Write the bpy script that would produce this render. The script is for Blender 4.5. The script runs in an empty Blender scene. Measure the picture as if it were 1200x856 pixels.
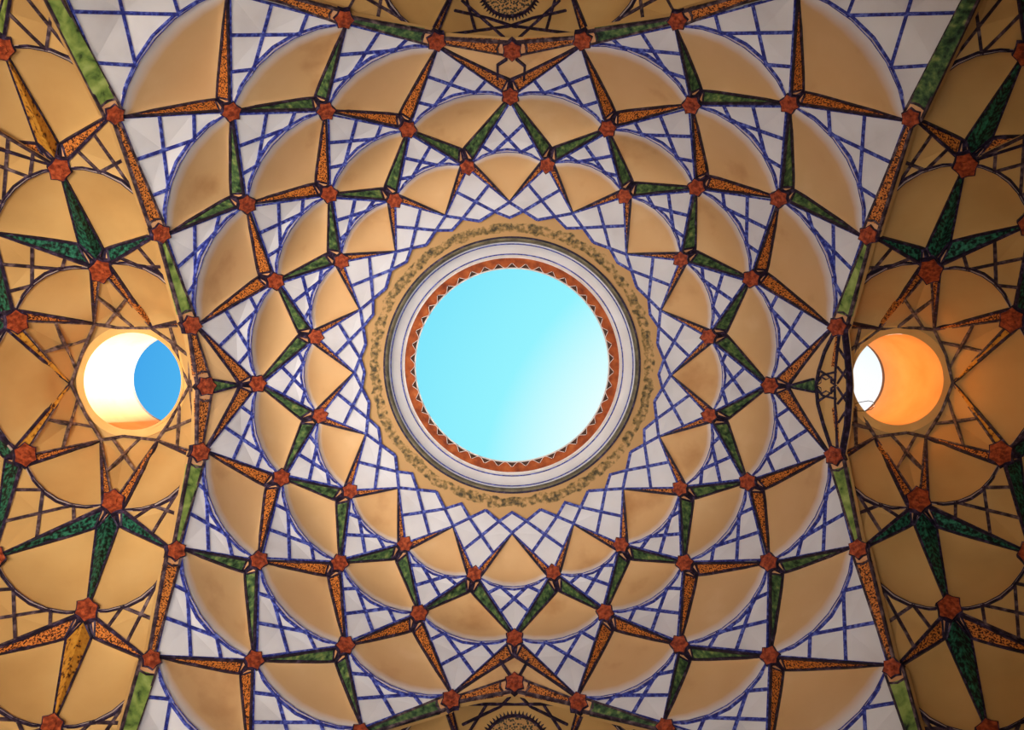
import bpy, math, random
from mathutils import Vector
random.seed(7)
S = bpy.context.scene
COL = S.collection
PI = math.pi

# ------------------------------------------------------------------ camera, sky, sun, lights, exposure
CAM_Z = 1.6
F = 900.0                       # focal length in pixels of the 1200 px wide picture
cam = bpy.data.cameras.new('camera'); cam.sensor_width = 36; cam.sensor_fit = 'HORIZONTAL'
cam.lens = F * 36 / 1200; cam.clip_end = 200
co = bpy.data.objects.new('camera', cam); COL.objects.link(co)
co.location = (0, 0, CAM_Z); co.rotation_euler = (PI, 0, 0)      # on the floor, looking straight up
S.camera = co
S.view_settings.view_transform = 'Standard'; S.view_settings.look = 'None'
S.view_settings.exposure = 0.0; S.view_settings.gamma = 1.0; S.view_settings.use_curve_mapping = False

HAZE = Vector((.325, .187, .927)).normalized()               # the sky whitens towards this side
_el, _az = math.radians(78), math.radians(21)
SUN = Vector((math.cos(_el)*math.cos(_az), math.cos(_el)*math.sin(_az), math.sin(_el)))
w = bpy.data.worlds.new('sky'); S.world = w; w.use_nodes = True
nt = w.node_tree; nt.nodes.clear()
tc = nt.nodes.new('ShaderNodeTexCoord'); dp = nt.nodes.new('ShaderNodeVectorMath'); dp.operation = 'DOT_PRODUCT'
dp.inputs[1].default_value = HAZE
nt.links.new(tc.outputs['Generated'], dp.inputs[0])
rp = nt.nodes.new('ShaderNodeValToRGB'); nt.links.new(dp.outputs['Value'], rp.inputs[0])
cr = rp.color_ramp
stops = [(.68, (.055, .385, .84)), (.80, (.11, .56, .92)), (.872, (.22, .80, .98)), (.93, (.30, .90, 1.0)), (.962, (.72, 1.0, 1.0)), (.98, (1.0, 1.0, 1.0))]
cr.elements[0].position = stops[0][0]; cr.elements[0].color = (*stops[0][1], 1)
cr.elements[1].position = stops[-1][0]; cr.elements[1].color = (*stops[-1][1], 1)
for p, c in stops[1:-1]:
    e = cr.elements.new(p); e.color = (*c, 1)
bg = nt.nodes.new('ShaderNodeBackground'); ow = nt.nodes.new('ShaderNodeOutputWorld')
nt.links.new(rp.outputs[0], bg.inputs[0]); nt.links.new(bg.outputs[0], ow.inputs[0]); bg.inputs[1].default_value = 1.0

sl = bpy.data.lights.new('sun', 'SUN'); sl.energy = 60.0; sl.angle = math.radians(.6); sl.color = (1, .95, .86)
so = bpy.data.objects.new('sun', sl); COL.objects.link(so)
so.rotation_euler = (-SUN).to_track_quat('-Z', 'Y').to_euler(); so.location = SUN * 40

def area(name, loc, aim, size, power, color, spread=180):
    l = bpy.data.lights.new(name, 'AREA'); l.shape = 'DISK'; l.size = size; l.energy = power; l.color = color
    l.spread = math.radians(spread)
    o = bpy.data.objects.new(name, l); COL.objects.link(o); o.location = loc
    o.rotation_euler = (Vector(aim) - Vector(loc)).to_track_quat('-Z', 'Y').to_euler()
    return o
area('bounce_fill', (-4.6, -.3, .35), (-4.7, 0, 10), 1.6, 135, (1.0, .94, .86), 66)  # added fill, no lamp here: stands in for sun bounced off the floor
area('bounce_fill_low', (-1.0, .4, .35), (-.9, .15, 11), 1.6, 212, (.98, .97, .99), 80)  # second added fill, standing in for daylight thrown up by the floor

# ------------------------------------------------------------------ materials
def lin(c):
    out = []
    for v in c:
        v /= 255.0
        out.append(v / 12.92 if v <= .04045 else ((v + .055) / 1.055) ** 2.4)
    return (*out, 1)

def mat(name, stops, scale=3.0, detail=4, rough=.7, kind='noise', bump=0.0, spec=.25, distort=0.0):
    m = bpy.data.materials.new(name); m.use_nodes = True
    n = m.node_tree.nodes; L = m.node_tree.links
    b = n['Principled BSDF']; b.inputs['Roughness'].default_value = rough
    b.inputs['Specular IOR Level'].default_value = spec
    g = n.new('ShaderNodeNewGeometry')
    if kind == 'voronoi':
        t = n.new('ShaderNodeTexVoronoi'); t.inputs['Scale'].default_value = scale; out = t.outputs['Distance']
    else:
        t = n.new('ShaderNodeTexNoise'); t.inputs['Scale'].default_value = scale; t.inputs['Detail'].default_value = detail
        t.inputs['Distortion'].default_value = distort; out = t.outputs[0]
    L.new(g.outputs['Position'], t.inputs['Vector'])
    r = n.new('ShaderNodeValToRGB'); L.new(out, r.inputs[0])
    r.color_ramp.elements[0].position = stops[0][0]; r.color_ramp.elements[0].color = lin(stops[0][1])
    r.color_ramp.elements[1].position = stops[-1][0]; r.color_ramp.elements[1].color = lin(stops[-1][1])
    for p, c in stops[1:-1]:
        e = r.color_ramp.elements.new(p); e.color = lin(c)
    L.new(r.outputs[0], b.inputs['Base Color'])
    if bump:
        bp = n.new('ShaderNodeBump'); bp.inputs['Strength'].default_value = bump; bp.inputs['Distance'].default_value = .02
        L.new(out, bp.inputs['Height']); L.new(bp.outputs[0], b.inputs['Normal'])
    return m

M = {
 'tan':    mat('tan plaster', [(.25, (186, 134, 82)), (.42, (212, 166, 113)), (.62, (216, 172, 120)), (.80, (226, 187, 138))], 1.1, 6, .75),
 'rimglow': None,
 'ochre':  mat('ochre plaster', [(.25, (186, 140, 80)), (.5, (199, 154, 92)), (.78, (207, 165, 105))], 1.1, 6, .75),
 'white':  mat('white plaster', [(.25, (202, 193, 189)), (.45, (215, 208, 205)), (.78, (226, 221, 220))], 1.6, 6, .7),
 'blue':   mat('blue paint', [(.38, (34, 36, 104)), (.52, (54, 62, 144)), (.66, (104, 114, 186))], 22, 3, .6),
 'dark':   mat('dark aubergine paint', [(.38, (22, 15, 30)), (.55, (42, 28, 50)), (.72, (84, 68, 92))], 16, 3, .6),
 'brownrib': mat('grey brown paint', [(.36, (34, 22, 30)), (.52, (66, 48, 56)), (.70, (120, 98, 96))], 14, 3, .6),
 'palerib': mat('faded grey brown paint', [(.36, (52, 38, 40)), (.52, (98, 76, 72)), (.70, (146, 120, 108))], 14, 3, .6),
 'mould':  mat('pale moulding plaster', [(.3, (176, 160, 160)), (.7, (214, 202, 200))], 6, 3, .6),
 'mould2': mat('greyed moulding plaster', [(.3, (150, 128, 118)), (.7, (186, 164, 150))], 6, 3, .6),
 'orange': mat('orange paint with dark flecks', [(.40, (48, 24, 16)), (.46, (110, 54, 22)), (.51, (196, 112, 44)), (.75, (216, 138, 62))], 52, 2, .65),
 'amber':  mat('amber paint with dark flecks', [(.34, (70, 34, 14)), (.44, (196, 130, 40)), (.75, (214, 158, 58))], 20, 2, .65),
 'green':  mat('mottled green paint', [(.34, (24, 38, 24)), (.46, (56, 82, 50)), (.58, (88, 112, 62)), (.72, (138, 146, 80))], 14, 5, .65),
 'teal':   mat('teal paint with black flecks', [(.42, (10, 16, 14)), (.50, (24, 70, 52)), (.72, (52, 124, 92))], 24, 2, .65),
 'limegreen': mat('bright green paint', [(.30, (22, 34, 20)), (.40, (96, 118, 50)), (.56, (138, 154, 74)), (.74, (168, 176, 100))], 7, 6, .65, distort=.4),
 'red':    mat('red brown boss paint', [(.38, (112, 42, 22)), (.55, (160, 68, 34)), (.72, (188, 92, 50))], 20, 3, .6),
 'chip':   mat('peach plaster', [(.3, (202, 140, 90)), (.7, (222, 168, 120))], 8, 3, .7),
 'shaft':  mat('warm ochre shaft plaster', [(.3, (222, 160, 84)), (.7, (236, 182, 108))], 2, 4, .8),
 'brick':  mat('fired orange brick', [(.3, (120, 52, 26)), (.55, (166, 80, 36)), (.75, (188, 104, 52))], 7, 4, .8),
 'darkbrick':   mat('dark recess brick', [(.3, (60, 36, 28)), (.7, (96, 64, 50))], 9, 3, .9),  # darker brick tone for the ring behind the fringe tiles
 'rimpale': mat('pale lime edge', [(.3, (206, 188, 176)), (.7, (230, 216, 206))], 8, 3, .7),
 'drum':   mat('white drum plaster', [(.25, (222, 212, 202)), (.75, (238, 232, 226))], 2.4, 5, .45),
 'olive':  mat('olive grey moulding paint', [(.3, (74, 64, 46)), (.7, (128, 114, 84))], 9, 3, .5),
 'stone':  mat('pale floor stone', [(.3, (176, 160, 138)), (.7, (200, 186, 166))], 1.5, 5, .8),
 'wall':   mat('warm wall plaster', [(.3, (110, 84, 56)), (.7, (126, 100, 70))], 1.0, 5, .85),
 'wire':   mat('black wire', [(.3, (24, 20, 18)), (.7, (46, 40, 36))], 8, 2, .5),
}

def rimglow_mat():
    """tan plaster of the hoods with skylight glow painted in, paler along the scalloped rim"""
    m = mat('tan plaster with painted rim glow', [(.25, (186, 134, 82)), (.42, (212, 166, 113)), (.62, (216, 172, 120)), (.80, (226, 187, 138))], 1.1, 6, .75)
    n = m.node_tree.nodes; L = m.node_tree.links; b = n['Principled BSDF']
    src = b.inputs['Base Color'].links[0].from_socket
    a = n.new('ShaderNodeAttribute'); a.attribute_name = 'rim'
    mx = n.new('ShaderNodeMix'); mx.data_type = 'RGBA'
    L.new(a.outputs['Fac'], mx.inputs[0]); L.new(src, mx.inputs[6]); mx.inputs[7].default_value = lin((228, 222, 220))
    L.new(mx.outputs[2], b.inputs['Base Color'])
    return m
M['rimglow'] = rimglow_mat()

def collar_mat():
    """tan lime collar carrying a painted, worn ring of olive foliage between two radii (flat paint)"""
    m = bpy.data.materials.new('tan collar with worn painted foliage'); m.use_nodes = True
    n = m.node_tree.nodes; L = m.node_tree.links; b = n['Principled BSDF']; b.inputs['Roughness'].default_value = .75
    g = n.new('ShaderNodeNewGeometry'); sx = n.new('ShaderNodeSeparateXYZ'); L.new(g.outputs['Position'], sx.inputs[0])
    def math_(op, a, bb=None):
        q = n.new('ShaderNodeMath'); q.operation = op
        for k, v in enumerate((a, bb)):
            if v is None: continue
            if isinstance(v, (int, float)): q.inputs[k].default_value = v
            else: L.new(v, q.inputs[k])
        return q.outputs[0]
    r = math_('SQRT', math_('ADD', math_('MULTIPLY', sx.outputs[0], sx.outputs[0]), math_('MULTIPLY', sx.outputs[1], sx.outputs[1])))
    n1 = n.new('ShaderNodeTexNoise'); n1.inputs['Scale'].default_value = 4.0; L.new(g.outputs['Position'], n1.inputs['Vector'])
    d = math_('ABSOLUTE', math_('SUBTRACT', r, math_('ADD', 2.0, math_('MULTIPLY', n1.outputs[0], .16))))
    band = math_('SUBTRACT', 1.0, math_('DIVIDE', d, .125))
    n2 = n.new('ShaderNodeTexNoise'); n2.inputs['Scale'].default_value = 15; n2.inputs['Detail'].default_value = 5
    n2.inputs['Distortion'].default_value = .3; L.new(g.outputs['Position'], n2.inputs['Vector'])
    v = math_('MULTIPLY', math_('MINIMUM', math_('MULTIPLY', band, 2.0), 1.0), n2.outputs[0])
    rp = n.new('ShaderNodeValToRGB'); L.new(v, rp.inputs[0])
    e = rp.color_ramp.elements; e[0].position = .38; e[0].color = lin((194, 148, 92)); e[1].position = .66; e[1].color = lin((66, 54, 30))
    q = rp.color_ramp.elements.new(.52); q.color = lin((138, 108, 58))
    L.new(rp.outputs[0], b.inputs['Base Color'])
    return m
M['collar'] = collar_mat()

def rosette_mat(cx, cy, R):
    """flat painted rosette: dark arabesque fill inside a ring"""
    m = bpy.data.materials.new('painted rosette'); m.use_nodes = True
    n = m.node_tree.nodes; L = m.node_tree.links; b = n['Principled BSDF']; b.inputs['Roughness'].default_value = .7
    g = n.new('ShaderNodeNewGeometry')
    t = n.new('ShaderNodeTexVoronoi'); t.inputs['Scale'].default_value = 34; L.new(g.outputs['Position'], t.inputs['Vector'])
    rp = n.new('ShaderNodeValToRGB'); L.new(t.outputs['Distance'], rp.inputs[0])
    e = rp.color_ramp.elements; e[0].position = .30; e[0].color = lin((34, 24, 18)); e[1].position = .58; e[1].color = lin((178, 128, 70))
    q = e.new(.42); q.color = lin((70, 66, 38))
    L.new(rp.outputs[0], b.inputs['Base Color'])
    return m

# ------------------------------------------------------------------ surfaces: from a picture position to a point of the vault
def table(tab):
    xs = [p[0] for p in tab]; ys = [p[1] for p in tab]
    n = len(xs)
    sl_ = [(ys[i+1]-ys[i])/(xs[i+1]-xs[i]) for i in range(n-1)]
    m = [sl_[0]] + [0 if sl_[i-1]*sl_[i] <= 0 else 2*sl_[i-1]*sl_[i]/(sl_[i-1]+sl_[i]) for i in range(1, n-1)] + [sl_[-1]]
    def f(x):
        if x <= xs[0]: return ys[0]
        if x >= xs[-1]: return ys[-1] + m[-1]*(x-xs[-1])
        i = 0
        while x > xs[i+1]: i += 1
        h = xs[i+1]-xs[i]; t = (x-xs[i])/h
        return (2*t**3-3*t*t+1)*ys[i] + (t**3-2*t*t+t)*h*m[i] + (-2*t**3+3*t*t)*ys[i+1] + (t**3-t*t)*h*m[i+1]
    return f

class Surf:
    """a vault: its height above the eye as a smooth function of the distance from its crown"""
    def __init__(s, cx, cy, tab):
        s.c = (cx, cy); s.f = table(tab)
    def D(s, p): return s.f(math.hypot(p[0]-s.c[0], p[1]-s.c[1]))
    def at(s, p, dd=0.0):
        d = s.D(p) + dd; return Vector(((p[0]-600)*d/F, (p[1]-428)*d/F, CAM_Z + d))
    def n(s, p):
        a = s.at((p[0]+2, p[1])) - s.at((p[0]-2, p[1])); b = s.at((p[0], p[1]+2)) - s.at((p[0], p[1]-2))
        v = a.cross(b).normalized()
        return v if v.z > 0 else -v
    def P(s, p, h=0.0):
        v = s.at(p)
        return v + s.n(p)*h if h else v

MAIN = Surf(600, 432, [(0, 11.75), (150, 11.62), (185, 11.5), (237, 11.2), (304, 10.6), (345, 10.05), (378, 9.6), (445, 8.8), (557, 7.75), (690, 6.7), (850, 5.7)])
SIDE = [(0, 10.5), (57, 10.35), (84, 10.05), (94, 9.85), (135, 9.35), (177, 8.9), (250, 8.25), (315, 7.75), (457, 6.7), (560, 6.0)]
SIDE = [(a, d_ + (.26 if a > 240 else .16 if a > 170 else .11 if a > 57 else .06 if a else 0)) for a, d_ in SIDE]
LEFT = Surf(155, 447, SIDE)
RIGHT = Surf(1052, 445, SIDE)
ENDT = [(0, 10.3), (40, 10.15), (80, 9.7), (110, 9.4), (200, 8.7), (320, 7.9)]
ENDT = [(a, d_ + .16) for a, d_ in ENDT]
TOP = Surf(598, -12, ENDT)
BOT = Surf(602, 868, ENDT)

def lerp(a, b, t): return tuple(a[i] + (b[i]-a[i])*t for i in range(len(a)))
def sub(a, b): return (a[0]-b[0], a[1]-b[1])
def add(a, b, k=1.0): return (a[0]+b[0]*k, a[1]+b[1]*k)
def ln(a): return math.hypot(a[0], a[1])
def unit(a):
    l = ln(a) or 1e-9; return (a[0]/l, a[1]/l)
def isect(a, b, c, d):
    r = sub(b, a); q = sub(d, c); den = r[0]*q[1]-r[1]*q[0]
    t = ((c[0]-a[0])*q[1]-(c[1]-a[1])*q[0])/den
    return add(a, r, t)
def perp_to(a, b, toward):
    """unit vector across ab, on the side of the point toward"""
    u = unit(sub(b, a)); p = (-u[1], u[0])
    return p if p[0]*(toward[0]-a[0]) + p[1]*(toward[1]-a[1]) > 0 else (-p[0], -p[1])

# ------------------------------------------------------------------ mesh building
class MB:
    def __init__(s): s.v = []; s.f = []
    def addv(s, pts):
        k = len(s.v); s.v += [Vector(p) for p in pts]; return k
    def prism(s, front, back, closed=True):
        """front and back: equal loops of points"""
        n = len(front); k = s.addv(front); j = s.addv(back)
        s.f.append(tuple(range(k, k+n))); s.f.append(tuple(reversed(range(j, j+n))))
        for i in range(n):
            q = (i+1) % n; s.f.append((k+i, j+i, j+q, k+q))
    def slab(s, sf, poly, hf, hb):
        """a flat piece on the vault: poly of (x, y[, h]) with front at h-hf, back at h+hb"""
        fr, bk = [], []
        for p in poly:
            h = p[2] if len(p) > 2 else 0.0
            n = sf.n(p); a = sf.at(p, h); fr.append(a - n*hf); bk.append(a + n*hb)
        s.prism(fr, bk)
    def folded(s, sf, poly, hf, hb):
        """as slab, but the front is a fan from the first point (a crease runs from it)"""
        fr, bk = [], []
        for p in poly:
            h = p[2] if len(p) > 2 else 0.0
            n = sf.n(p); a = sf.at(p, h); fr.append(a - n*hf); bk.append(a + n*hb)
        k = s.addv(fr); j = s.addv(bk); n_ = len(fr)
        for i in range(1, n_-1): s.f.append((k, k+i, k+i+1))
        for i in range(n_):
            q = (i+1) % n_; s.f.append((k+i, j+i, j+q, k+q))
    def strip(s, sf, path, width, hf=.02, hb=.02, step=18, w2=None, closed=False):
        """a raised rib along a path of (x, y[, h]) of the given width in picture units"""
        pts = []
        path = [(*p, 0.0) if len(p) == 2 else p for p in path]
        for a, b in zip(path, path[1:]):
            n = max(1, int(ln(sub(b, a))/step))
            for i in range(n): pts.append(lerp(a, b, i/n))
        pts.append(path[-1])
        N = len(pts); c = [sf.at(p, p[2]) for p in pts]; nn = [sf.n(p) for p in pts]
        rows = []
        for i in range(N):
            t = (c[min(i+1, N-1)] - c[max(i-1, 0)]).normalized()
            if closed and i in (0, N-1): t = (c[1] - c[N-2]).normalized()
            sd = t.cross(nn[i]).normalized()
            wd = width if w2 is None else width + (w2-width)*i/(N-1)
            hw = .5*wd*sf.D(pts[i])/F
            if 0 < i < N-1:
                t0 = (c[i]-c[i-1]).normalized(); t1 = (c[i+1]-c[i]).normalized()
                hw /= max(.6, math.sqrt(max(.05, (1+t0.dot(t1))/2)))
            k = s.addv([c[i]-sd*hw+nn[i]*hb, c[i]-sd*hw-nn[i]*hf, c[i]+sd*hw-nn[i]*hf, c[i]+sd*hw+nn[i]*hb]); rows.append(k)
        for a, b in zip(rows, rows[1:]):
            for q in range(3): s.f.append((a+q, a+q+1, b+q+1, b+q))
            s.f.append((a+3, a, b, b+3))
        if not closed:
            a = rows[0]; s.f.append((a, a+3, a+2, a+1)); a = rows[-1]; s.f.append((a, a+1, a+2, a+3))
    def grid(s, rows):
        ks = [s.addv(r) for r in rows]; n = len(rows[0])
        for a, b in zip(ks, ks[1:]):
            for i in range(n-1): s.f.append((a+i, a+i+1, b+i+1, b+i))
    def lathe(s, prof, cx, cy, seg=96, closed=True):
        """prof: list of (radius, z) around the vertical at cx, cy"""
        ks = []
        for i in range(seg):
            a = 2*PI*i/seg; ks.append(s.addv([(cx+r*math.cos(a), cy+r*math.sin(a), z) for r, z in prof]))
        n = len(prof)
        for i in range(seg):
            a, b = ks[i], ks[(i+1) % seg]
            for j in range(n if closed else n-1): s.f.append((a+j, a+(j+1) % n, b+(j+1) % n, b+j))
    def build(s, name, m, parent=None, smooth=False, label=None):
        c = Vector((0, 0, 0))
        for v in s.v: c += v
        c /= len(s.v)
        me = bpy.data.meshes.new(name); me.from_pydata([v-c for v in s.v], [], s.f); me.materials.append(m)
        if smooth: me.polygons.foreach_set('use_smooth', [True]*len(me.polygons))
        o = bpy.data.objects.new(name, me); COL.objects.link(o)
        o['wloc'] = c
        if parent is not None:
            o.parent = parent; o.location = c - Vector(parent['wloc'])
        else: o.location = c
        if label: o['label'] = label
        return o

THINGS = []
def thing(name, label, cat, loc, group=None):
    o = bpy.data.objects.new(name, None); COL.objects.link(o); o.location = loc; o['wloc'] = Vector(loc)
    o.empty_display_size = .3
    o['label'] = label; o['category'] = cat
    if group: o['group'] = group
    return o
def struct(o): o['kind'] = 'structure'; return o

# ------------------------------------------------------------------ hall (floor, walls, added roof that blocks the sky): what stands below and behind the vaults
def box(mb, x0, x1, y0, y1, z0, z1):
    k = mb.addv([(x, y, z) for z in (z0, z1) for y in (y0, y1) for x in (x0, x1)])
    for f in ((0, 2, 3, 1), (4, 5, 7, 6), (0, 1, 5, 4), (2, 6, 7, 3), (0, 4, 6, 2), (1, 3, 7, 5)): mb.f.append(tuple(k+i for i in f))
Z = lambda d: CAM_Z + d
b = MB(); box(b, -8.4, 8.4, -7.4, 7.4, -.3, 0); struct(b.build('floor', M['stone']))
for nm, r in (('wall_left', (-8.4, -8.2, -7.4, 7.4)), ('wall_right', (8.2, 8.4, -7.4, 7.4)), ('wall_back', (-8.2, 8.2, -7.4, -7.2)), ('wall_front', (-8.2, 8.2, 7.2, 7.4))):
    b = MB(); box(b, *r, 0, Z(12.4)); struct(b.build(nm, M['wall']))
def holed(mb, x0, x1, y0, y1, z0, z1, cx, cy, r, seg=64):
    """a slab with one round hole"""
    inner, outer = [], []
    for i in range(seg):
        a = 2*PI*i/seg; dx, dy = math.cos(a), math.sin(a)
        inner.append((cx+r*dx, cy+r*dy))
        t = min((x1-cx)/dx if dx > 1e-6 else (x0-cx)/dx if dx < -1e-6 else 1e9, (y1-cy)/dy if dy > 1e-6 else (y0-cy)/dy if dy < -1e-6 else 1e9)
        outer.append((cx+t*dx, cy+t*dy))
    for zz in (z0, z1):
        k = mb.addv([(*p, zz) for p in inner]); j = mb.addv([(*p, zz) for p in outer])
        for i in range(seg): q = (i+1) % seg; mb.f.append((k+i, k+q, j+q, j+i))
        for (ox, oy) in ((x0, y0), (x0, y1), (x1, y0), (x1, y1)):       # fill the corners
            aa = math.atan2(oy-cy, ox-cx) % (2*PI); i = int(aa/(2*PI)*seg) % seg
            c_ = mb.addv([(ox, oy, zz)]); mb.f.append((j+i, j+(i+1) % seg, c_))
    k = mb.addv([(*p, z0) for p in inner]); j = mb.addv([(*p, z1) for p in inner])
    for i in range(seg): q = (i+1) % seg; mb.f.append((k+i, k+q, j+q, j+i))
# shafts of the side skylights
LB = LEFT.at((155.5, 447)); LR = 58.0*10.35/F; LZ0, LZ1 = Z(10.36), Z(11.65)
RB = RIGHT.at((1052, 445)); RR = 54.5*10.35/F; RZ0, RZ1 = Z(10.36), Z(12.0)
LB = Vector(((155.5-600)*10.35/F, (447-428)*10.35/F, 0)); RB = Vector(((1052-600)*10.35/F, (445-428)*10.35/F, 0))
b = MB(); holed(b, -4.25, 4.25, -7.3, 7.3, Z(12.16), Z(12.4), 0, 0, 1.66, 96)
holed(b, -8.3, -4.25, -7.3, 7.3, LZ1-.02, LZ1+.1, LB.x, LB.y, LR+.01)
holed(b, 4.25, 8.3, -7.3, 7.3, RZ1-.02, RZ1+.1, RB.x, RB.y, RR+.01)
box(b, -4.27, -4.2, -7.3, 7.3, LZ1-.02, Z(12.4)); box(b, 4.2, 4.27, -7.3, 7.3, RZ1-.02, Z(12.4))
struct(b.build('roof_blocker', M['wall']))  # unseen roof slab, added to keep sky and sun from leaking in

# ------------------------------------------------------------------ node net of the central dome (picture positions of every star boss)
R0 = [(597,237),(671,250),(734,298),(774,364),(786,440),(772,512),(730,573),(672,614),(600,625),(531,617),(467,572),(429,509),(415,437),(422,363),(464,295),(522,253)]
R1 = [(548,197),(641,195),(731,231),(797,305),(829,395),(830,487),(796,572),(727,638),(648,670),(556,672),(475,637),(411,575),(376,487),(371,395),(401,307),(463,236)]
R2 = [(598,113),(712,151),(816,220),(880,327),(902,452),(876,565),(802,660),(709,718),(603,748),(491,719),(398,660),(330,560),(302,450),(323,330),(386,228),(478,152)]
R3 = [(511,46),(683,45),(811,122),(914,232),(984,383),(980,535),(902,660),(797,757),(678,826),(528,823),(404,758),(302,658),(232,531),(222,381),(288,239),(381,129)]
R4 = [(600,57),(795,22),(926,121),(1020,275),(972,452),(1008,645),(903,770),(781,856),(603,803),(421,862),(297,775),(204,647),(239,453),(186,273),(270,130),(402,20)]
R5 = {2:(936,-13), 3:(1070,137), 6:(1048,785), 7:(901,890), 10:(292,892), 11:(175,775), 14:(132,133), 15:(266,-13)}
R6 = {2:(1165,-60), 6:(1085,915), 10:(122,915), 14:(50,-60)}
R5b = {2:(960,-95), 7:(890,960), 10:(300,960), 15:(250,-95)}

ARCH = {R3[0], R3[1], R3[4], R3[5], R3[8], R3[9], R3[12], R3[13], R4[1], R4[3], R4[5], R4[7], R4[9], R4[11], R4[13], R4[15], R5[3], R5[6], R5[11], R5[14]}
def inw(p, k=8.0):
    """a panel corner stops at the inner edge of the arch rib it meets"""
    if p not in ARCH: return p
    l = math.hypot(p[0]-600, p[1]-430); return (p[0]-(p[0]-600)*k/l, p[1]-(p[1]-430)*k/l)
ST_MAIN = dict(pane='white', rib='blue', line='dark', mould='mould', mline='blue', niche='rimglow', rw=3.7, lw=2.5, ew=1.9)
ST_SIDE = dict(pane='ochre', rib='brownrib', line='dark', mould='mould2', mline='dark', niche='ochre', rw=3.6, lw=3.0, ew=2.5)
INLAY = {'green': 'green mottled inlay', 'orange': 'orange inlay with dark flecks', 'teal': 'teal inlay with black flecks', 'amber': 'amber yellow inlay', 'limegreen': 'bright green inlay'}

def arc_pts(B, C, D, sag, n):
    m = lerp(B, C, .5); p = perp_to(B, C, D); L = ln(sub(C, B)); out = []
    for i in range(n+1):
        s = i/n
        out.append(add(lerp(B, C, s), p, sag*L*(4*s*(1-s))**.95))
    return out
def along(poly, s):
    x = s*(len(poly)-1); i = min(int(x), len(poly)-2); return lerp(poly[i], poly[i+1], x-i)

def wedge(dome, coffer, sf, A, A1, tip, inner, color, st, base=True, edge=True, t0px=13):
    """one painted spike: triangle A, A1, tip; inner line A1-tip borders the niche"""
    A, tip, A1 = (*A[:2], 0.0), (*tip[:2], 0.0), (*A1, 0.0)[:3]
    L = ln(sub(tip, A)); t0 = min(.42, t0px/L) if base else 0.02
    E = lambda t: lerp(A, tip, t)
    I = lambda t: lerp(A1, tip, t)
    b = MB()
    ti = max(.02, t0 - .09) if base else .02
    fr = [E(t0), E(.5), E(1), I(.5), I(ti)]
    b.slab(sf, fr, .012, .05)
    b.build('inlay', M[color], coffer, label=INLAY[color])
    if base:
        b = MB(); b.slab(sf, [A, E(t0), I(ti), A1], .010, .05); b.build('corner_ground', M[st['line']], coffer)
        g0, g1, g2 = E(t0*.90), I(ti*.70), lerp(E(t0*.55), A1, .30); b = MB(); b.slab(sf, [lerp(q, lerp(lerp(g0, g1, .5), g2, .34), .30) for q in (g0, g1, g2)], .022, .03); b.build('corner_chip', M['chip'], coffer)
    b = MB(); lw, ew = st['lw'], st['ew']
    pin = perp_to(A1, tip, A)
    b.strip(sf, [A1, tip], lw, .024, .02)
    if edge:
        pe = perp_to(A, tip, A1)
        b.strip(sf, [add(A, pe, ew*.4), lerp(add(A, pe, ew*.4), tip, 1)], ew, .022, .02)
    if base:
        b.strip(sf, [E(t0), I(ti)], lw*.8, .024, .02)
        b.strip(sf, [A, A1], lw*.8, .02, .02)
    b.build('inlay_border', M[st['line']], coffer)

def niche(dome, sf, apex, B, C, arc, st, depth, label=None, lift=0.0):
    """the curved hollow: straight edges apex-B and apex-C, scalloped rim arc; it rises vertically behind its rim"""
    H = depth*(sf.at(B)-sf.at(C)).length
    ns, ntt = 18, 14; rows = []
    for i in range(ntt+1):
        u = i/ntt; t = 1-(1-u)**1.9; row = []
        f = 1.7*t*max(0.0, 1-t**2.6)**.72
        for j in range(ns+1):
            s = j/ns; q = along(arc, s); p = lerp(apex, q, t)
            g = max(0.0, 4*s*(1-s))**.55
            v = sf.at(p, lift*(1-t)); row.append(v + Vector((0, 0, H*f*g)))
        rows.append(row)
    b = MB(); b.grid(rows)
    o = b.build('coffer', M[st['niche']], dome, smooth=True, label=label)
    if st['niche'] == 'rimglow':  # weight of the painted skylight glow, rising towards the rim
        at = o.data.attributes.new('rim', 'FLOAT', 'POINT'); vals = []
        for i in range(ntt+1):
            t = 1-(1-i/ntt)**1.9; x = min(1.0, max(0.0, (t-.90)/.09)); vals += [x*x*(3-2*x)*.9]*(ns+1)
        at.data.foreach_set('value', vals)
    return o

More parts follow.
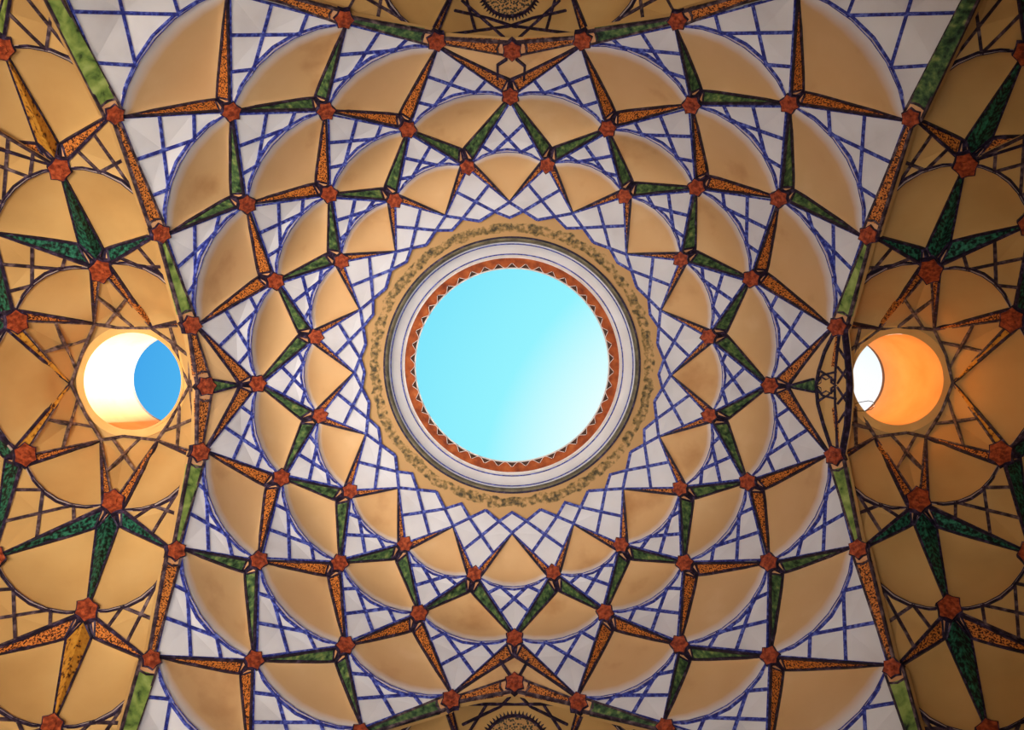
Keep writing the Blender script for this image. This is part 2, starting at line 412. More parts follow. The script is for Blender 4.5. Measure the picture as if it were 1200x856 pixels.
def lattice(dome, sf, B, C, D, arc, st, crease=.05, ts=(.36, .67), gs=(.30, .70), name='lattice_panel'):
    """the flat net between a niche's scalloped rim and the next star: crossing ribs with a plaster pane in each opening"""
    e1 = lambda t: lerp(D, B, t)
    e2 = lambda t: lerp(D, C, t)
    G1, G2 = along(arc, gs[0]), along(arc, gs[1])
    a1, a2, b1, b2 = e1(ts[0]), e1(ts[1]), e2(ts[0]), e2(ts[1])
    X = isect(b1, G1, a1, G2)
    hx = crease*(sf.at(D)-sf.at(lerp(B, C, .5))).length
    X3 = (*X, hx); rw = st['rw']; b = MB()
    b.strip(sf, [b1, X3, G1], rw, .018, .02); b.strip(sf, [a1, X3, G2], rw, .018, .02)
    b.strip(sf, [a2, G1], rw, .016, .02); b.strip(sf, [b2, G2], rw, .016, .02)
    for P, Q in ((B, D), (C, D)):
        pp = perp_to(P, Q, X); b.strip(sf, [add(P, pp, .8), add(Q, pp, .8)], st['ew'], .016, .02)
    root = b.build(name, M[st['rib']], dome)
    i1 = [along(arc, gs[0]*k/3) for k in (1, 2)]; i2 = [along(arc, gs[1]+(1-gs[1])*k/3) for k in (1, 2)]
    mid = [along(arc, gs[0]+(gs[1]-gs[0])*k/3) for k in (1, 2)]
    for nm, poly in (('pane', [D, a1, X3, b1]), ('pane', [a1, a2, G1, X3]), ('pane', [b1, X3, G2, b2]),
                     ('rim_pane', [X3, G1, *mid, G2]), ('rim_pane', [a2, B, *i1, G1]), ('rim_pane', [b2, G2, *i2, C])):
        if nm == 'pane' and poly[0] is not D: poly = [poly[-1]] + poly[:-1] if poly[-1] is X3 else [poly[1]] + poly[2:] + [poly[0]]
        q = MB(); q.folded(sf, poly, 0.0, .04); q.build(nm, M[st['pane']], root)
    return root

def moulding(coffer, sf, arc, st, k=1.0):
    m_ = lerp(arc[0], arc[-1], .5)
    out = []
    for i, p in enumerate(arc):
        d = unit(sub(p, m_)) if 0 < i < len(arc)-1 else (0, 0)
        out.append(d)
    b = MB(); b.strip(sf, arc, 4.6*k, .012, .02); b.build('rim_moulding', M[st['mould']], coffer)
    b = MB(); b.strip(sf, [add(p, d, 2.0*k) for p, d in zip(arc, out)], 2.3*k, .018, .02)
    b.strip(sf, [add(p, d, -1.9*k) for p, d in zip(arc, out)], 1.1*k, .016, .02)
    b.build('rim_line', M[st['mline']], coffer)

def offset_corner(A, B, C, d1, d2):
    """the corner that lies d1 inside the line AB and d2 inside AC"""
    u, v = unit(sub(B, A)), unit(sub(C, A)); sn = abs(u[0]*v[1]-u[1]*v[0]) or .2
    return add(add(A, u, d2/sn), v, d1/sn)

def cell(dome, sf, A, B, C, D, colors, st, tipmode=False, widths=None, sag=.162, depth=.19, edges=(True, True), mk=1.0, panel=True, rise=.15):
    if st is not ST_MAIN: mk = .85
    c1, c2 = colors
    if st is ST_MAIN: B, C, D = inw(B), inw(C), (inw(D) if D in ARCH else add(D, unit(sub((600, 430), D)), 4.5))
    if tipmode:
        w1, w2 = widths or (10, 10)
        B1 = add(B, perp_to(A, B, C), w1); C1 = add(C, perp_to(A, C, B), w2)
        arc = arc_pts(B1, C1, D, sag, 6)
        cf = niche(dome, sf, A, B1, C1, arc, st, depth)
        wedge(dome, cf, sf, B, B1, A, True, c1, st, base=False, edge=edges[0]); wedge(dome, cf, sf, C, C1, A, True, c2, st, base=False, edge=edges[1])
        full = [B] + arc + [C]
        moulding(cf, sf, arc, st, mk)
        if panel: lattice(dome, sf, B, C, D, arc_full(B, arc, C), st)
    else:
        l1, l2 = ln(sub(B, A)), ln(sub(C, A))
        w1, w2 = widths or (max(9, min(15, .18*l1)), max(9, min(16, .18*l2)))
        A1 = offset_corner(A, B, C, w1, w2)
        arc = arc_pts(B, C, D, sag, 6)
        lift = rise*(sf.at(B)-sf.at(C)).length                    # the niche's inner corner lies above the star it springs from
        cf = niche(dome, sf, A1, B, C, arc, st, depth, lift=lift); A1 = (*A1, lift)
        wedge(dome, cf, sf, A, A1, B, True, c1, st, edge=edges[0]); wedge(dome, cf, sf, A, A1, C, True, c2, st, edge=edges[1])
        moulding(cf, sf, arc, st, mk)
        if panel: lattice(dome, sf, B, C, D, arc, st)
    return cf
def arc_full(B, arc, C):
    a = list(arc); a[0] = B; a[-1] = C; return a

def boss(parent, sf, p, r, rot=0.0, points=6, color='red', h=.032, inner=.76):
    b = MB(); poly = []
    for i in range(points*2):
        a = rot + PI*i/points; rr = r*(1 if i % 2 == 0 else inner); poly.append((p[0]+rr*math.cos(a), p[1]+rr*math.sin(a)))
    b.slab(sf, poly, h, .02)
    o = b.build('star_boss', M[color], parent)
    b = MB()
    poly2 = [(p[0]+(q[0]-p[0])*1.13, p[1]+(q[1]-p[1])*1.13) for q in poly]
    b.slab(sf, poly2, h*.8, .02); b.build('boss_edge', M['dark'], o)
    b = MB()                                             # the raised flower in the middle
    fl = []
    for i in range(12):
        a = rot + PI*i/6; rr = r*(.42 if i % 2 == 0 else .30); fl.append((p[0]+rr*math.cos(a), p[1]+rr*math.sin(a)))
    b.slab(sf, fl, h*1.35, .02); b.build('boss_flower', M[color], o)
    return o

# ------------------------------------------------------------------ central dome
dome = thing('dome', 'large central dome with white panes in blue ribs around the round opening', 'dome', (0, 0, Z(8.0)))
C0 = (600, 428)
for i in range(16):
    cell(dome, MAIN, R0[i], R1[i], R1[(i+1) % 16], R2[i], ('orange', 'orange'), ST_MAIN, tipmode=True, widths=(8.5, 8.5), mk=.8)
for i in range(16):
    cell(dome, MAIN, R1[i], R2[i-1], R2[i], R3[i], ('green', 'green'), ST_MAIN, mk=.9)
for i in range(16):
    if i % 4: cell(dome, MAIN, R2[i], R3[i], R3[(i+1) % 16], R4[i], ('orange', 'orange'), ST_MAIN)
for i in (2, 3, 6, 7, 10, 11, 14, 15):
    D = R5[i] if i in (3, 6, 11, 14) else R5[i]
    cell(dome, MAIN, R3[i], R4[i-1], R4[i], D, ('green', 'green'), ST_MAIN)
for i in (2, 6, 10, 14):
    B, C = R5[i], R5[(i+1)]
    cell(dome, MAIN, R4[i], B, C, R6[i], ('orange', 'orange'), ST_MAIN, sag=.15)
# border cells cut by the four arches: two spikes and plain plaster, with a spike or lines in the middle
def cut_cell(i, green, crown, lines=()):
    A, B, C = R2[i], inw(R3[i]), inw(R3[(i+1) % 16])
    l1 = ln(sub(B, A)); w1 = .15*l1
    A1 = offset_corner(A, B, C, w1, w1)
    b = MB(); b.slab(MAIN, [A1, B, lerp(B, crown, .5), crown, lerp(crown, C, .5), C], -.02, .08)
    o = b.build('border_panel', M['tan'], dome)
    wedge(dome, o, MAIN, A, A1, B, True, 'orange', ST_MAIN); wedge(dome, o, MAIN, A, A1, C, True, 'orange', ST_MAIN)
    u = unit(sub(A1, crown)); p = (-u[1], u[0])
    if green:
        q = MB(); bw = 7.5; s0 = add(crown, u, 3)
        tri = [add(s0, p, bw), add(s0, p, -bw), A1]
        q.slab(MAIN, tri, .01, .05); q.build('inlay', M['green'], o, label=INLAY['green'])
        q = MB(); q.strip(MAIN, [tri[0], A1], 2.6, .03, .05); q.strip(MAIN, [tri[1], A1], 2.6, .03, .05); q.build('inlay_border', M['dark'], o)
    else:
        for path in lines:
            q = MB(); q.strip(MAIN, path, 2.8, .02, .02); q.build('painted_rib', M['dark'], o)
cut_cell(0, False, (599, 66), ([(583,93), (583,76), (594,69)], [(614,94), (615,77), (605,69)]))
cut_cell(8, False, (603, 792), ([(585,774), (599,794)], [(620,773), (608,794)])); cut_cell(4, True, (957, 452)); cut_cell(12, True, (246, 453))
# innermost net: a kite of four panes under each star of the first ring, a small pane at each niche tip
def kite(dome, sf, N, L, R, Q, st, rw, name='lattice_panel', outer=None):
    """N star, L and R niche tips, Q point towards the opening"""
    b = MB(); mNL, mNR, mLQ, mRQ = lerp(N, L, .5), lerp(N, R, .5), lerp(L, Q, .5), lerp(R, Q, .5)
    b.strip(sf, [mNL, mRQ], rw, .03, .03); b.strip(sf, [mNR, mLQ], rw, .03, .03)
    b.strip(sf, [L, Q], rw, .032, .03); b.strip(sf, [R, Q], rw, .032, .03)
    b.strip(sf, [N, L], rw*.6, .026, .03); b.strip(sf, [N, R], rw*.6, .026, .03)
    X = isect(mNL, mRQ, mNR, mLQ); X3 = (*X, .025)
    o = b.build(name, M[st['rib']], dome)
    for poly in ([X3, mNR, N, mNL], [X3, mNL, L, mLQ], [X3, mLQ, Q, mRQ], [X3, mRQ, R, mNR]):
        q = MB(); q.folded(sf, poly, 0, .04); q.build('pane', M[st['pane']], o)
    return o, mLQ, mRQ
OC = (599.5, 428)
def polar(c, p, r):
    u = unit(sub(p, c)); return add(c, u, r)
ends = []
for i in range(16):
    Q = polar(OC, R1[i], 173)
    o, mL, mR = kite(dome, MAIN, R1[i], R0[i-1], R0[i], Q, ST_MAIN, 3.2); ends.append((o, mL, mR))
for i in range(16):
    T = R0[i]; Sx = polar(OC, T, 173); m1 = ends[i][2]; m2 = ends[(i+1) % 16][1]; o = ends[i][0]
    q = MB(); q.strip(MAIN, [m1, Sx, m2], 3.0, .03, .03); q.build('lattice_edge', M['blue'], o)
    q = MB(); q.folded(MAIN, [T, m1, Sx, m2], 0, .04); q.build('pane', M['white'], o)
for ring, r in ((R1, 9.5), (R2, 10.5)):
    for i, p in enumerate(ring): boss(dome, MAIN, add(p, unit(sub(p, C0)), 1.5), r, math.atan2(p[1]-C0[1], p[0]-C0[0]))
for i in (2, 3, 6, 7, 10, 11, 14, 15): boss(dome, MAIN, R3[i], 11, math.atan2(R3[i][1]-C0[1], R3[i][0]-C0[0]))
for i in (2, 6, 10, 14): boss(dome, MAIN, R4[i], 11.5, math.atan2(R4[i][1]-C0[1], R4[i][0]-C0[0]))

# ------------------------------------------------------------------ side domes
def cut_side(name, label, sf, oc, inner, outer, nodes, small, style, kites, collar_r, boss_r, plains=()):
    d = thing(name, label, 'dome', sf.at(oc) - Vector((0, 0, 2)))
    for A, B, C, D, c1, c2, wd in inner:
        cell(d, sf, A, B, C, D, (c1, c2), style, tipmode=True, widths=wd, sag=.19, depth=.14)
    for A, B, C, D, c1, c2, wd, ed in outer:
        cell(d, sf, A, B, C, D, (c1, c2), style, widths=wd, sag=.19, depth=.14, edges=ed)
    es = []
    for N, L, R, Qr in kites:
        Q = polar(oc, N, Qr); kite(d, sf, N, L, R, Q, dict(style, rib='palerib'), 2.6)
    for p in nodes: boss(d, sf, p, boss_r, math.atan2(p[1]-oc[1], p[0]-oc[0]), points=6, inner=.8, h=.04)
    return d
LA, LBn, LC, LDn = (118, 316), (18, 376), (28, 535), (133, 590)
left_dome = cut_side('side_dome', 'sunlit ochre side dome around the small opening that shows deep blue sky', LEFT, (155, 447),
    [((178,384), LA, (222,381), (186,273), 'orange', 'orange', (12, 7)), ((110,379), LBn, LA, (-8,272), 'orange', 'orange', (13, 12)),
     ((82,450), LC, LBn, (-75,450), 'amber', 'amber', (15, 15)), ((118,517), LDn, LC, (-8,655), 'orange', 'orange', (13, 12)),
     ((185,517), (232,531), LDn, (204,647), 'orange', 'orange', (7, 14))],
    [(LA, (-8,272), (70,197), (-25,140), 'teal', 'teal', (20, 12), (True, False)), (LA, (70,197), (186,273), (132,133), 'teal', 'teal', (12, 18), (False, True)),
     (LDn, (-8,655), (102,717), (-30,770), 'teal', 'teal', (18, 12), (True, False)), (LDn, (102,717), (204,647), (175,775), 'teal', 'teal', (12, 17), (False, True)),
     (LBn, (-75,450), (-8,272), (-120,340), 'teal', 'teal', (16, 16), (True, True)), (LC, (-8,655), (-75,450), (-120,560), 'teal', 'teal', (20, 16), (True, True)),
     ((70,197), (-32,165), (3,55), (-50,60), 'orange', 'amber', (20, 11), (True, False)), ((70,197), (3,55), (132,133), (22,-68), 'amber', 'orange', (11, 20), (False, True)),
     ((3,55), (-75,25), (22,-68), (-60,-60), 'limegreen', 'limegreen', (16, 12), (True, True)),
     ((102,717), (-35,775), (61,853), (-40,880), 'orange', 'amber', (20, 14), (True, False)), ((102,717), (61,853), (175,775), (140,890), 'amber', 'orange', (14, 20), (False, True))],
    [LA, LBn, LC, LDn, (70,197), (102,717), (3,55), (-8,655), (61,853)], None, ST_SIDE,
    [(LA, (110,379), (178,384), 66), (LBn, (82,450), (110,379), 68), (LC, (118,517), (82,450), 68), (LDn, (185,517), (118,517), 66),
     ((222,381), (178,384), (223,453), 66), ((232,531), (223,453), (185,517), 66)], 60, 14)
RA, RBn, RC, RDn = (1090, 316), (1187, 374), (1174, 533), (1076, 588)
ST_R = dict(ST_SIDE)
right_dome = cut_side('side_dome', 'shaded brown side dome around the small opening with the glowing orange shaft', RIGHT, (1052, 445),
    [((1030,385), (984,383), RA, (1020,275), 'orange', 'orange', (7, 12)), ((1095,386), RA, RBn, (1208,262), 'orange', 'orange', (12, 13)),
     ((1117,449), RBn, RC, (1280,450), 'amber', 'amber', (12, 12)), ((1085,513), RC, RDn, (1208,650), 'orange', 'orange', (13, 12)),
     ((1025,513), RDn, (980,535), (1008,645), 'orange', 'orange', (14, 7))],
    [(RA, (1208,262), (1131,192), (1240,140), 'teal', 'teal', (20, 12), (True, False)), (RA, (1131,192), (1020,275), (1070,137), 'teal', 'teal', (12, 18), (False, True)),
     (RDn, (1208,650), (1112,714), (1240,770), 'teal', 'teal', (18, 12), (True, False)), (RDn, (1112,714), (1008,645), (1048,785), 'teal', 'teal', (12, 17), (False, True)),
     (RBn, (1280,450), (1208,262), (1320,340), 'teal', 'teal', (16, 16), (True, True)), (RC, (1208,650), (1280,450), (1320,560), 'teal', 'teal', (20, 16), (True, True)),
     ((1131,192), (1230,160), (1202,60), (1250,60), 'orange', 'teal', (20, 13), (True, False)), ((1131,192), (1202,60), (1070,137), (1184,-72), 'teal', 'orange', (13, 20), (False, True)),
     ((1202,60), (1184,-72), (1275,20), (1270,-60), 'teal', 'teal', (14, 16), (True, True)),
     ((1112,714), (1238,775), (1158,860), (1245,880), 'orange', 'teal', (20, 14), (True, False)), ((1112,714), (1158,860), (1048,785), (1085,895), 'teal', 'orange', (14, 20), (False, True))],
    [RA, RBn, RC, RDn, (1131,192), (1112,714), (1208,262), (1208,650), (1202,60), (1158,860)], None, ST_R,
    [(RA, (1030,385), (1095,386), 64), (RBn, (1095,386), (1117,449), 64), (RC, (1117,449), (1085,513), 64), (RDn, (1085,513), (1025,513), 64),
     ((984,383), (990,450), (1030,385), 62), ((980,535), (1025,513), (990,450), 62)], 58, 15)

# ------------------------------------------------------------------ end vaults with a painted rosette, cut by the picture's edges
def rosette(parent, sf, c, R, ticks=56):
    b = MB(); b.slab(sf, [(c[0]+R*math.cos(2*PI*i/48), c[1]+R*math.sin(2*PI*i/48)) for i in range(48)], .02, .06)
    o = b.build('rosette', rosette_mat(c[0], c[1], R), parent)
    b = MB(); ring = [(c[0]+R*1.02*math.cos(2*PI*i/48), c[1]+R*1.02*math.sin(2*PI*i/48)) for i in range(49)]
    b.strip(sf, ring, 1.8, .03, .03, closed=True)
    ring = [(c[0]+R*.90*math.cos(2*PI*i/48), c[1]+R*.90*math.sin(2*PI*i/48)) for i in range(49)]
    b.strip(sf, ring, 1.0, .028, .03, closed=True); b.build('rosette_ring', M['dark'], o)
    b = MB()
    for i in range(ticks):
        a = 2*PI*i/ticks; u = (math.cos(a), math.sin(a)); p = (-u[1], u[0]); q = add(c, u, R*1.07)
        b.slab(sf, [add(q, p, 1.1), add(c, u, R*1.17), add(q, p, -1.1)], .012, .02)
    b.build('rosette_fringe', M['dark'], o)
    return o
def end_vault(label, sf, sgn, A, arch, tips, cs, c, Rr, lines):
    """arch: five nodes of its arch from left to right in the picture"""
    d = thing('end_vault', label, 'vault', sf.at(A[2]) - Vector((0, 0, 2)))
    a0, a1, a2, a3, a4 = arch
    for tip, B, Cc, D in ((tips[0], a1, cs[0], a0), (tips[1], cs[1], a3, a4)):
        cell(d, sf, tip, B, Cc, D, ('orange', 'orange'), ST_SIDE, tipmode=True, widths=(9, 9), depth=.12)
    for q in ([a0, cs[0], (a0[0]-110, a0[1]-sgn*60), (a0[0]-110, a0[1]-sgn*34)], [a4, cs[1], (a4[0]+110, a4[1]-sgn*60), (a4[0]+110, a4[1]-sgn*34)]):
        rows = [[sf.P(lerp(lerp(q[0], q[1], j/4), lerp(q[3], q[2], j/4), i/6), .03) for i in range(7)] for j in range(5)]
        b = MB(); b.grid(rows); b.build('plaster_bay', M['ochre'], d, smooth=True)
    # smooth plaster behind the rosette, as a grid between the two spikes
    rows = []
    for j in range(9):
        t = j/8; p0 = lerp(a1, tips[0], t*1.6); p1 = lerp(a3, tips[1], t*1.6); mid = lerp(a2, lerp(tips[0], tips[1], .5), t*1.6)
        row = []
        for i in range(13):
            s = i/12; q = lerp(lerp(p0, mid, min(1, s*2)), lerp(mid, p1, max(0, s*2-1)), 0) if s <= .5 else lerp(mid, p1, s*2-1)
            row.append(sf.P(q, .02))
        rows.append(row)
    b = MB(); b.grid(rows); pl = b.build('plaster_bay', M['ochre'], d, smooth=True)
    b = MB()
    for path in lines: b.strip(sf, path, 2.2, .012, .02)
    b.build('painted_rib', M['dark'], pl)
    rosette(d, sf, c, Rr)
    return d
end_vault('dim ochre end vault with a small dark rosette above the dome', TOP, 1, R4, [(402,20),(511,46),(600,57),(683,45),(795,22)], [(534,-16),(667,-16)], [(446,-58),(752,-58)], (597, -14), 33,
    [[(521,41), (600,30), (676,40)], [(533,12), (572,21), (606,32)], [(663,12), (624,21), (592,32)], [(541,0), (591,44)], [(656,0), (608,44)], [(547,0), (557,35)], [(650,0), (640,35)]])
end_vault('dim ochre end vault with a fringed dark rosette below the dome', BOT, -1, R4, [(421,862),(528,823),(603,803),(678,826),(781,856)], [(541,884),(663,884)], [(455,930),(748,930)], (604, 876), 36.5,
    [[(541,826), (665,826)], [(542,850), (586,829)], [(665,850), (622,829)], [(570,827), (549,860)], [(637,827), (659,860)], [(598,817), (586,829)], [(610,817), (622,829)]])

# ------------------------------------------------------------------ arch ribs between the dome and its neighbours
ENDS = {(132,133), (175,775), (1070,137), (1048,785)}
def arch_rib(label, segs, bosses, crown, thick=20, deep=.09):
    """segs: (P wide end, Q narrow end, colour)"""
    d = thing('arch_rib', label, 'arch', MAIN.at(crown) - Vector((0, 0, 2)))
    thick0 = thick
    for P, Q, c in segs:
        thick = 27 if P in ENDS and c.endswith('green') else thick0
        b = MB(); b.strip(MAIN, [P, Q], thick*.86, .012, deep, w2=thick*.34); b.build('arch_segment', M['ochre'], d)
    for P, Q, c in segs:
        thick = 27 if P in ENDS and c.endswith('green') else thick0
        u = unit(sub(Q, P)); p = (-u[1], u[0]); L = ln(sub(Q, P)); a = thick*.40; z = thick*.12
        s0 = add(P, u, min(15, .3*L)); s1 = add(Q, u, -9)
        b = MB(); b.slab(MAIN, [add(s0, p, a), lerp(add(s0, p, a), add(s1, p, z), .33), lerp(add(s0, p, a), add(s1, p, z), .67), add(s1, p, z), add(s1, p, -z), lerp(add(s0, p, -a), add(s1, p, -z), .67), lerp(add(s0, p, -a), add(s1, p, -z), .33), add(s0, p, -a)], .022, .03)
        o = b.build('inlay', M[c], d, label=INLAY[c])
        b = MB()
        b.strip(MAIN, [add(P, p, a), add(Q, p, z)], 2.8, .030, .01); b.strip(MAIN, [add(P, p, -a), add(Q, p, -z)], 2.8, .030, .01)
        b.strip(MAIN, [add(s0, p, a), s0 if False else add(s0, u, 3), add(s0, p, -a)], 2.4, .030, .01); b.build('inlay_border', M['brownrib'], o)
        b = MB(); b.slab(MAIN, [add(P, p, a), add(s0, p, a), add(s0, p, -a), add(P, p, -a)], .020, .03); b.build('corner_chip', M['chip'], o)
    for q in bosses: boss(d, MAIN, q, 11.5, math.atan2(q[1]-C0[1], q[0]-C0[0]), points=6, inner=.76, h=.05)
    return d
arch_rib('arch rib with a large lime green inlay beside the sunlit ochre side dome',
    [((132,133), (-78,-266), 'limegreen'), ((186,273), (132,133), 'orange'), ((222,381), (186,273), 'limegreen'), ((239,453), (222,381), 'orange'),
     ((239,453), (232,531), 'orange'), ((232,531), (204,647), 'limegreen'), ((204,647), (175,775), 'orange'), ((175,775), (100,1018), 'limegreen')],
    [(132,133), (186,273), (222,381), (239,453), (232,531), (204,647), (175,775)], (239, 453), 21)
ra = arch_rib('arch rib with dark green inlays beside the shaded brown side dome',
    [((1070,137), (1274,-274), 'green'), ((1020,275), (1070,137), 'orange'), ((984,383), (1020,275), 'limegreen'),
     ((980,535), (1008,645), 'limegreen'), ((1008,645), (1048,785), 'orange'), ((1048,785), (1114,998), 'limegreen')],
    [(1070,137), (1020,275), (984,383), (980,535), (1008,645), (1048,785)], (975, 452), 22)
# the widened crown of that arch, seen from below
lft = [(981,386), (968,412), (961,435), (958,452), (960,474), (967,500), (978,533)]
rgt = [(989,386), (992,412), (994,435), (995,452), (994,474), (992,500), (986,533)]
b = MB(); b.slab(MAIN, lft + rgt[::-1], .006, .08); crown = b.build('arch_crown', M['ochre'], ra)
mid = [lerp(a, c, .60) for a, c in zip(lft, rgt)]
b = MB(); b.strip(MAIN, lft, 3.4, .036, .05); b.strip(MAIN, rgt, 2.4, .036, .05); b.strip(MAIN, mid, 2.4, .034, .03)
for k in (-1, 1):
    b.strip(MAIN, [(959, 452+k*4), (966, 452+k*12), (982, 452+k*16)], 2.6, .034, .03); b.strip(MAIN, [(961, 452+k*18), (972, 452+k*12), (981, 452+k*4)], 2.6, .034, .03)
    b.strip(MAIN, [(983, 452+k*22), (994, 452+k*8)], 2.2, .034, .03); b.strip(MAIN, [(983, 452+k*2), (994, 452+k*20)], 2.2, .034, .03)
    b.strip(MAIN, [(984, 452+k*44), (993, 452+k*30)], 2.0, .034, .03)
b.build('crown_line', M['dark'], crown)
for k in (-1, 1):
    b = MB(); b.slab(MAIN, [(975, 452+k*22), (981, 452+k*22), (984.5, 452+k*66), (981.5, 452+k*66)], .016, .03); b.build('inlay', M['orange'], crown, label=INLAY['orange'])
b = MB(); b.slab(MAIN, [(971+(12 if i % 2 == 0 else 7.4)*math.cos(PI*i/6), 452+(12 if i % 2 == 0 else 7.4)*math.sin(PI*i/6)) for i in range(12)], .04, .02); b.build('boss_edge', M['dark'], crown)
b = MB(); st6 = []
for i in range(12):
    a = PI*i/6; rr = 9.5 if i % 2 == 0 else 5.6; st6.append((971+rr*math.cos(a), 452+rr*math.sin(a)))
b.slab(MAIN, st6, .05, .02); b.build('star_boss', M['ochre'], crown, label='tan six-pointed star on the arch crown')
arch_rib('arch rib with fleck-painted orange inlays above the dome, under the small rosette',
    [((402,20), (300,-12), 'orange'), ((511,46), (402,20), 'green'), ((600,57), (511,46), 'orange'), ((600,57), (683,45), 'orange'), ((683,45), (795,22), 'green'), ((795,22), (900,-12), 'orange')],
    [(402,20), (511,46), (600,57), (683,45), (795,22)], (600, 57), 19)
arch_rib('arch rib with orange inlays below the dome, beside the fringed rosette',
    [((528,823), (421,862), 'green'), ((603,803), (528,823), 'orange'), ((603,803), (678,826), 'orange'), ((678,826), (781,856), 'green')],
    [(528,823), (603,803), (678,826), (421,862), (781,856)], (603, 803), 19)

# ------------------------------------------------------------------ central round opening
def rr(px, d): return px*d/F
oc = thing('skylight', 'large round central opening with white drum and orange scalloped brick ring', 'skylight', (0, 0, Z(11.6)))
b = MB(); b.lathe([(rr(147, 11.6), Z(11.60)), (rr(160, 11.62), Z(11.625)), (rr(176, 11.6), Z(11.60)), (rr(188, 11.56), Z(11.585)), (rr(188, 11.56), Z(11.70)), (rr(147, 11.6), Z(11.72))], 0, 0, 128)
b.build('collar', M['collar'], oc, smooth=False, label='tan collar painted with a worn olive garland')
b = MB(); b.lathe([(rr(149.5, 11.58), Z(11.56)), (rr(147, 11.58), Z(11.55)), (rr(144.5, 11.6), Z(11.62)), (rr(146, 11.65), Z(11.72)), (rr(150, 11.65), Z(11.72))], 0, 0, 128)
b.build('lower_moulding', M['olive'], oc, smooth=True, label='olive grey lower moulding')
b = MB()
for R_, d_ in ((142.2, 11.725), (130.0, 11.93)):
    wdt = 1.3 if d_ > 11.58 else 2.0
    r_ = rr(R_, d_); b.lathe([(r_-rr(wdt/2, d_), Z(d_)-.012), (r_+rr(wdt/2, d_), Z(d_)-.012), (r_+rr(wdt/2, d_), Z(d_)+.05), (r_-rr(wdt/2, d_), Z(d_)+.05)], 0, 0, 128)
b.build('painted_line', M['blue'], oc, label='thin blue painted lines')
b = MB(); b.lathe([(rr(148.6, 11.56), Z(11.548)), (rr(150.8, 11.56), Z(11.548)), (rr(150.8, 11.56), Z(11.62)), (rr(148.6, 11.56), Z(11.62))], 0, 0, 128); b.build('edge_line', M['dark'], oc)
prof = [(rr(145.2, 11.62), Z(11.62)), (rr(143, 11.70), Z(11.70)), (rr(141, 11.76), Z(11.76)), (rr(138, 11.82), Z(11.82)), (rr(134, 11.88), Z(11.88)), (rr(130, 11.93), Z(11.93)), (rr(127, 11.96), Z(11.96)), (rr(127, 12.0), Z(12.0)), (rr(150, 12.0), Z(12.0)), (rr(152, 11.7), Z(11.70))]
b = MB(); b.lathe(prof, 0, 0, 128); b.build('drum', M['drum'], oc, smooth=True, label='white plastered drum')
b = MB(); b.lathe([(rr(127.6, 11.95), Z(11.95)), (rr(125.6, 11.95), Z(11.95)), (rr(125.6, 12.0), Z(12.0)), (rr(127.6, 12.0), Z(12.0))], 0, 0, 128); b.build('rim', M['rimpale'], oc)
b = MB(); b.lathe([(rr(126, 11.98), Z(11.98)), (rr(119.5, 12.0), Z(12.00)), (rr(119.5, 12.04), Z(12.04)), (rr(126, 12.04), Z(12.04))], 0, 0, 128); b.build('brick_ring', M['brick'], oc, label='orange brick ring')
b = MB(); b.lathe([(rr(121, 12.06), Z(12.06)), (rr(113.6, 12.08), Z(12.08)), (rr(113.6, 12.14), Z(12.14)), (rr(121, 12.12), Z(12.12))], 0, 0, 128); b.build('recess_ring', M['darkbrick'], oc)
b = MB(); b.lathe([(rr(114.4, 12.06), Z(12.07)), (rr(112.9, 12.06), Z(12.07)), (rr(112.9, 12.18), Z(12.18)), (rr(114.4, 12.18), Z(12.18))], 0, 0, 128); b.build('top_edge', M['rimpale'], oc)
NT = 46
def pol(px, a, z): r_ = rr(px, z); return (r_*math.cos(a), r_*math.sin(a), Z(z))
for i in range(NT):
    a0 = 2*PI*i/NT; da = 2*PI/NT
    fr = []; 
    for k in range(9):
        s = -1 + k/4; r_ = 119.6 - 5.4*max(0.0, math.cos(s*PI/2))**1.25
        fr.append((r_, a0 + s*da*.47))
    out = [(121.5, a0 + da*.47), (121.5, a0 - da*.47)]
    loop = fr + out
    b = MB(); b.prism([pol(r_, a, 12.00) for r_, a in loop], [pol(r_, a, 12.06) for r_, a in loop]); o = b.build('fringe_tile', M['brick'], oc)
    b = MB()
    for (r1, a1), (r2, a2) in zip(fr, fr[1:]):
        b.prism([pol(r1, a1, 11.994), pol(r2, a2, 11.994), pol(r2-.8, a2, 11.994), pol(r1-.8, a1, 11.994)], [pol(r1, a1, 12.05), pol(r2, a2, 12.05), pol(r2-.8, a2, 12.05), pol(r1-.8, a1, 12.05)])
    b.build('tile_edge', M['rimpale'], o)

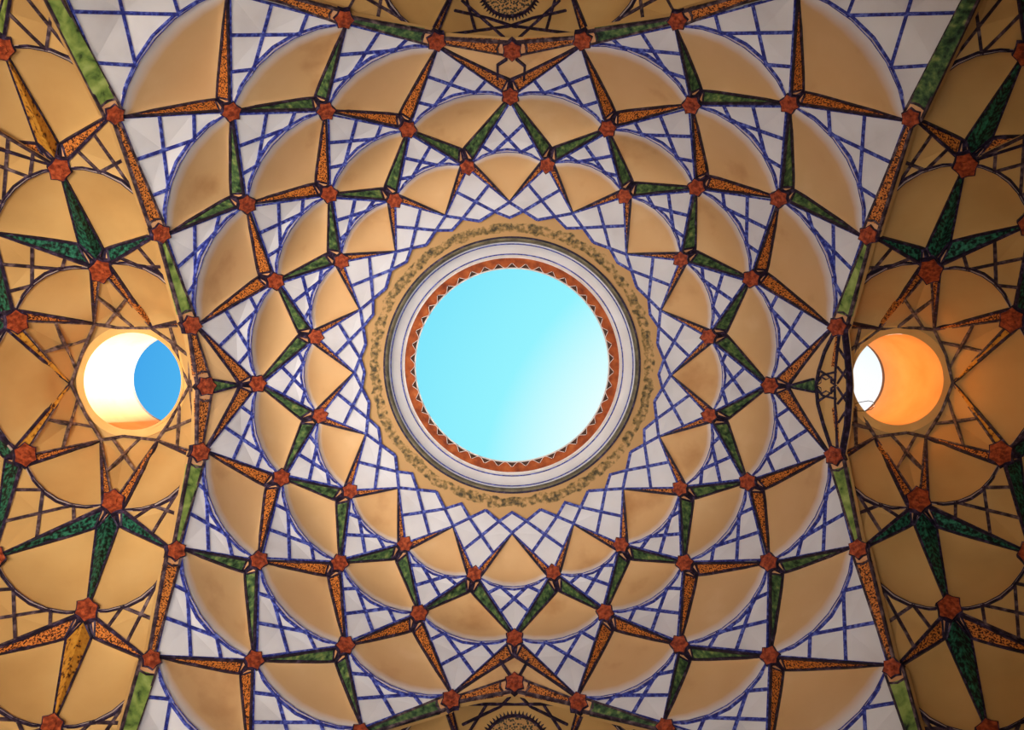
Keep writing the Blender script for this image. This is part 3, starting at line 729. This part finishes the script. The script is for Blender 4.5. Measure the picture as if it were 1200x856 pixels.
# ------------------------------------------------------------------ side openings
def side_skylight(label, c, R, z0, z1, sf, pc, pr, shaft_label):
    t = thing('skylight', label, 'skylight', (c.x, c.y, z0))
    b = MB(); b.lathe([(R, z0), (R, z1), (R+.1, z1), (R+.1, z0)], c.x, c.y, 96); b.build('shaft', M['shaft'], t, smooth=False, label=shaft_label)
    b = MB(); rows = []
    for k in range(97):
        a = 2*PI*k/96; u = (math.cos(a), math.sin(a))
        rows.append([Vector((c.x+R*u[0], c.y+R*u[1], z0-.01)), sf.P(add(pc, u, pr+3), .02), sf.P(add(pc, u, pr+8), .045), sf.P(add(pc, u, pr+24), .05)])
    b.grid(rows); b.build('collar', M['ochre'], t, smooth=True)
    b = MB(); b.lathe([(R-.012, z0-.015), (R+.02, z0-.015), (R+.02, z0+.02), (R-.012, z0+.02)], c.x, c.y, 96); b.build('rim', M['shaft'], t)
    return t
side_skylight('small round opening with a sunlit white shaft wall and deep blue sky', LB, LR, LZ0, LZ1, LEFT, (155.5, 447), 58, 'shaft wall lit white by the sun')
side_skylight('small round opening with a glowing orange shaft and a white sliver of sky', RB, RR, RZ0, RZ1, RIGHT, (1052, 445), 54.5, 'orange shaft wall in shade')

# a loose loop of wire hanging at the rim of the orange shaft
pts = [(1002,474), (1007,472), (1012,471), (1017,470), (1022,471), (1025,474), (1024,477), (1021,480), (1014,482), (1006,482), (1001,479)]
q3 = [Vector(((p[0]-600)*10.2/F, (p[1]-428)*10.2/F, Z(10.2) + .02*math.sin(p[0]))) for p in pts]
b = MB(); ks = []
for i, c in enumerate(q3):
    t = (q3[min(i+1, len(q3)-1)] - q3[max(i-1, 0)]).normalized(); sd = t.cross(Vector((0, 0, 1))).normalized(); up = sd.cross(t)
    ks.append(b.addv([c + (sd*math.cos(PI*k/3) + up*math.sin(PI*k/3))*.0042 for k in range(6)]))
for k0, k1 in zip(ks, ks[1:]):
    for k in range(6): b.f.append((k0+k, k0+(k+1) % 6, k1+(k+1) % 6, k1+k))
wo = b.build('wire', M['wire'], smooth=True)
wo['label'] = 'thin loop of loose wire at the rim of the orange shaft'; wo['category'] = 'wire'

for o in list(bpy.data.objects):
    if 'wloc' in o: del o['wloc']
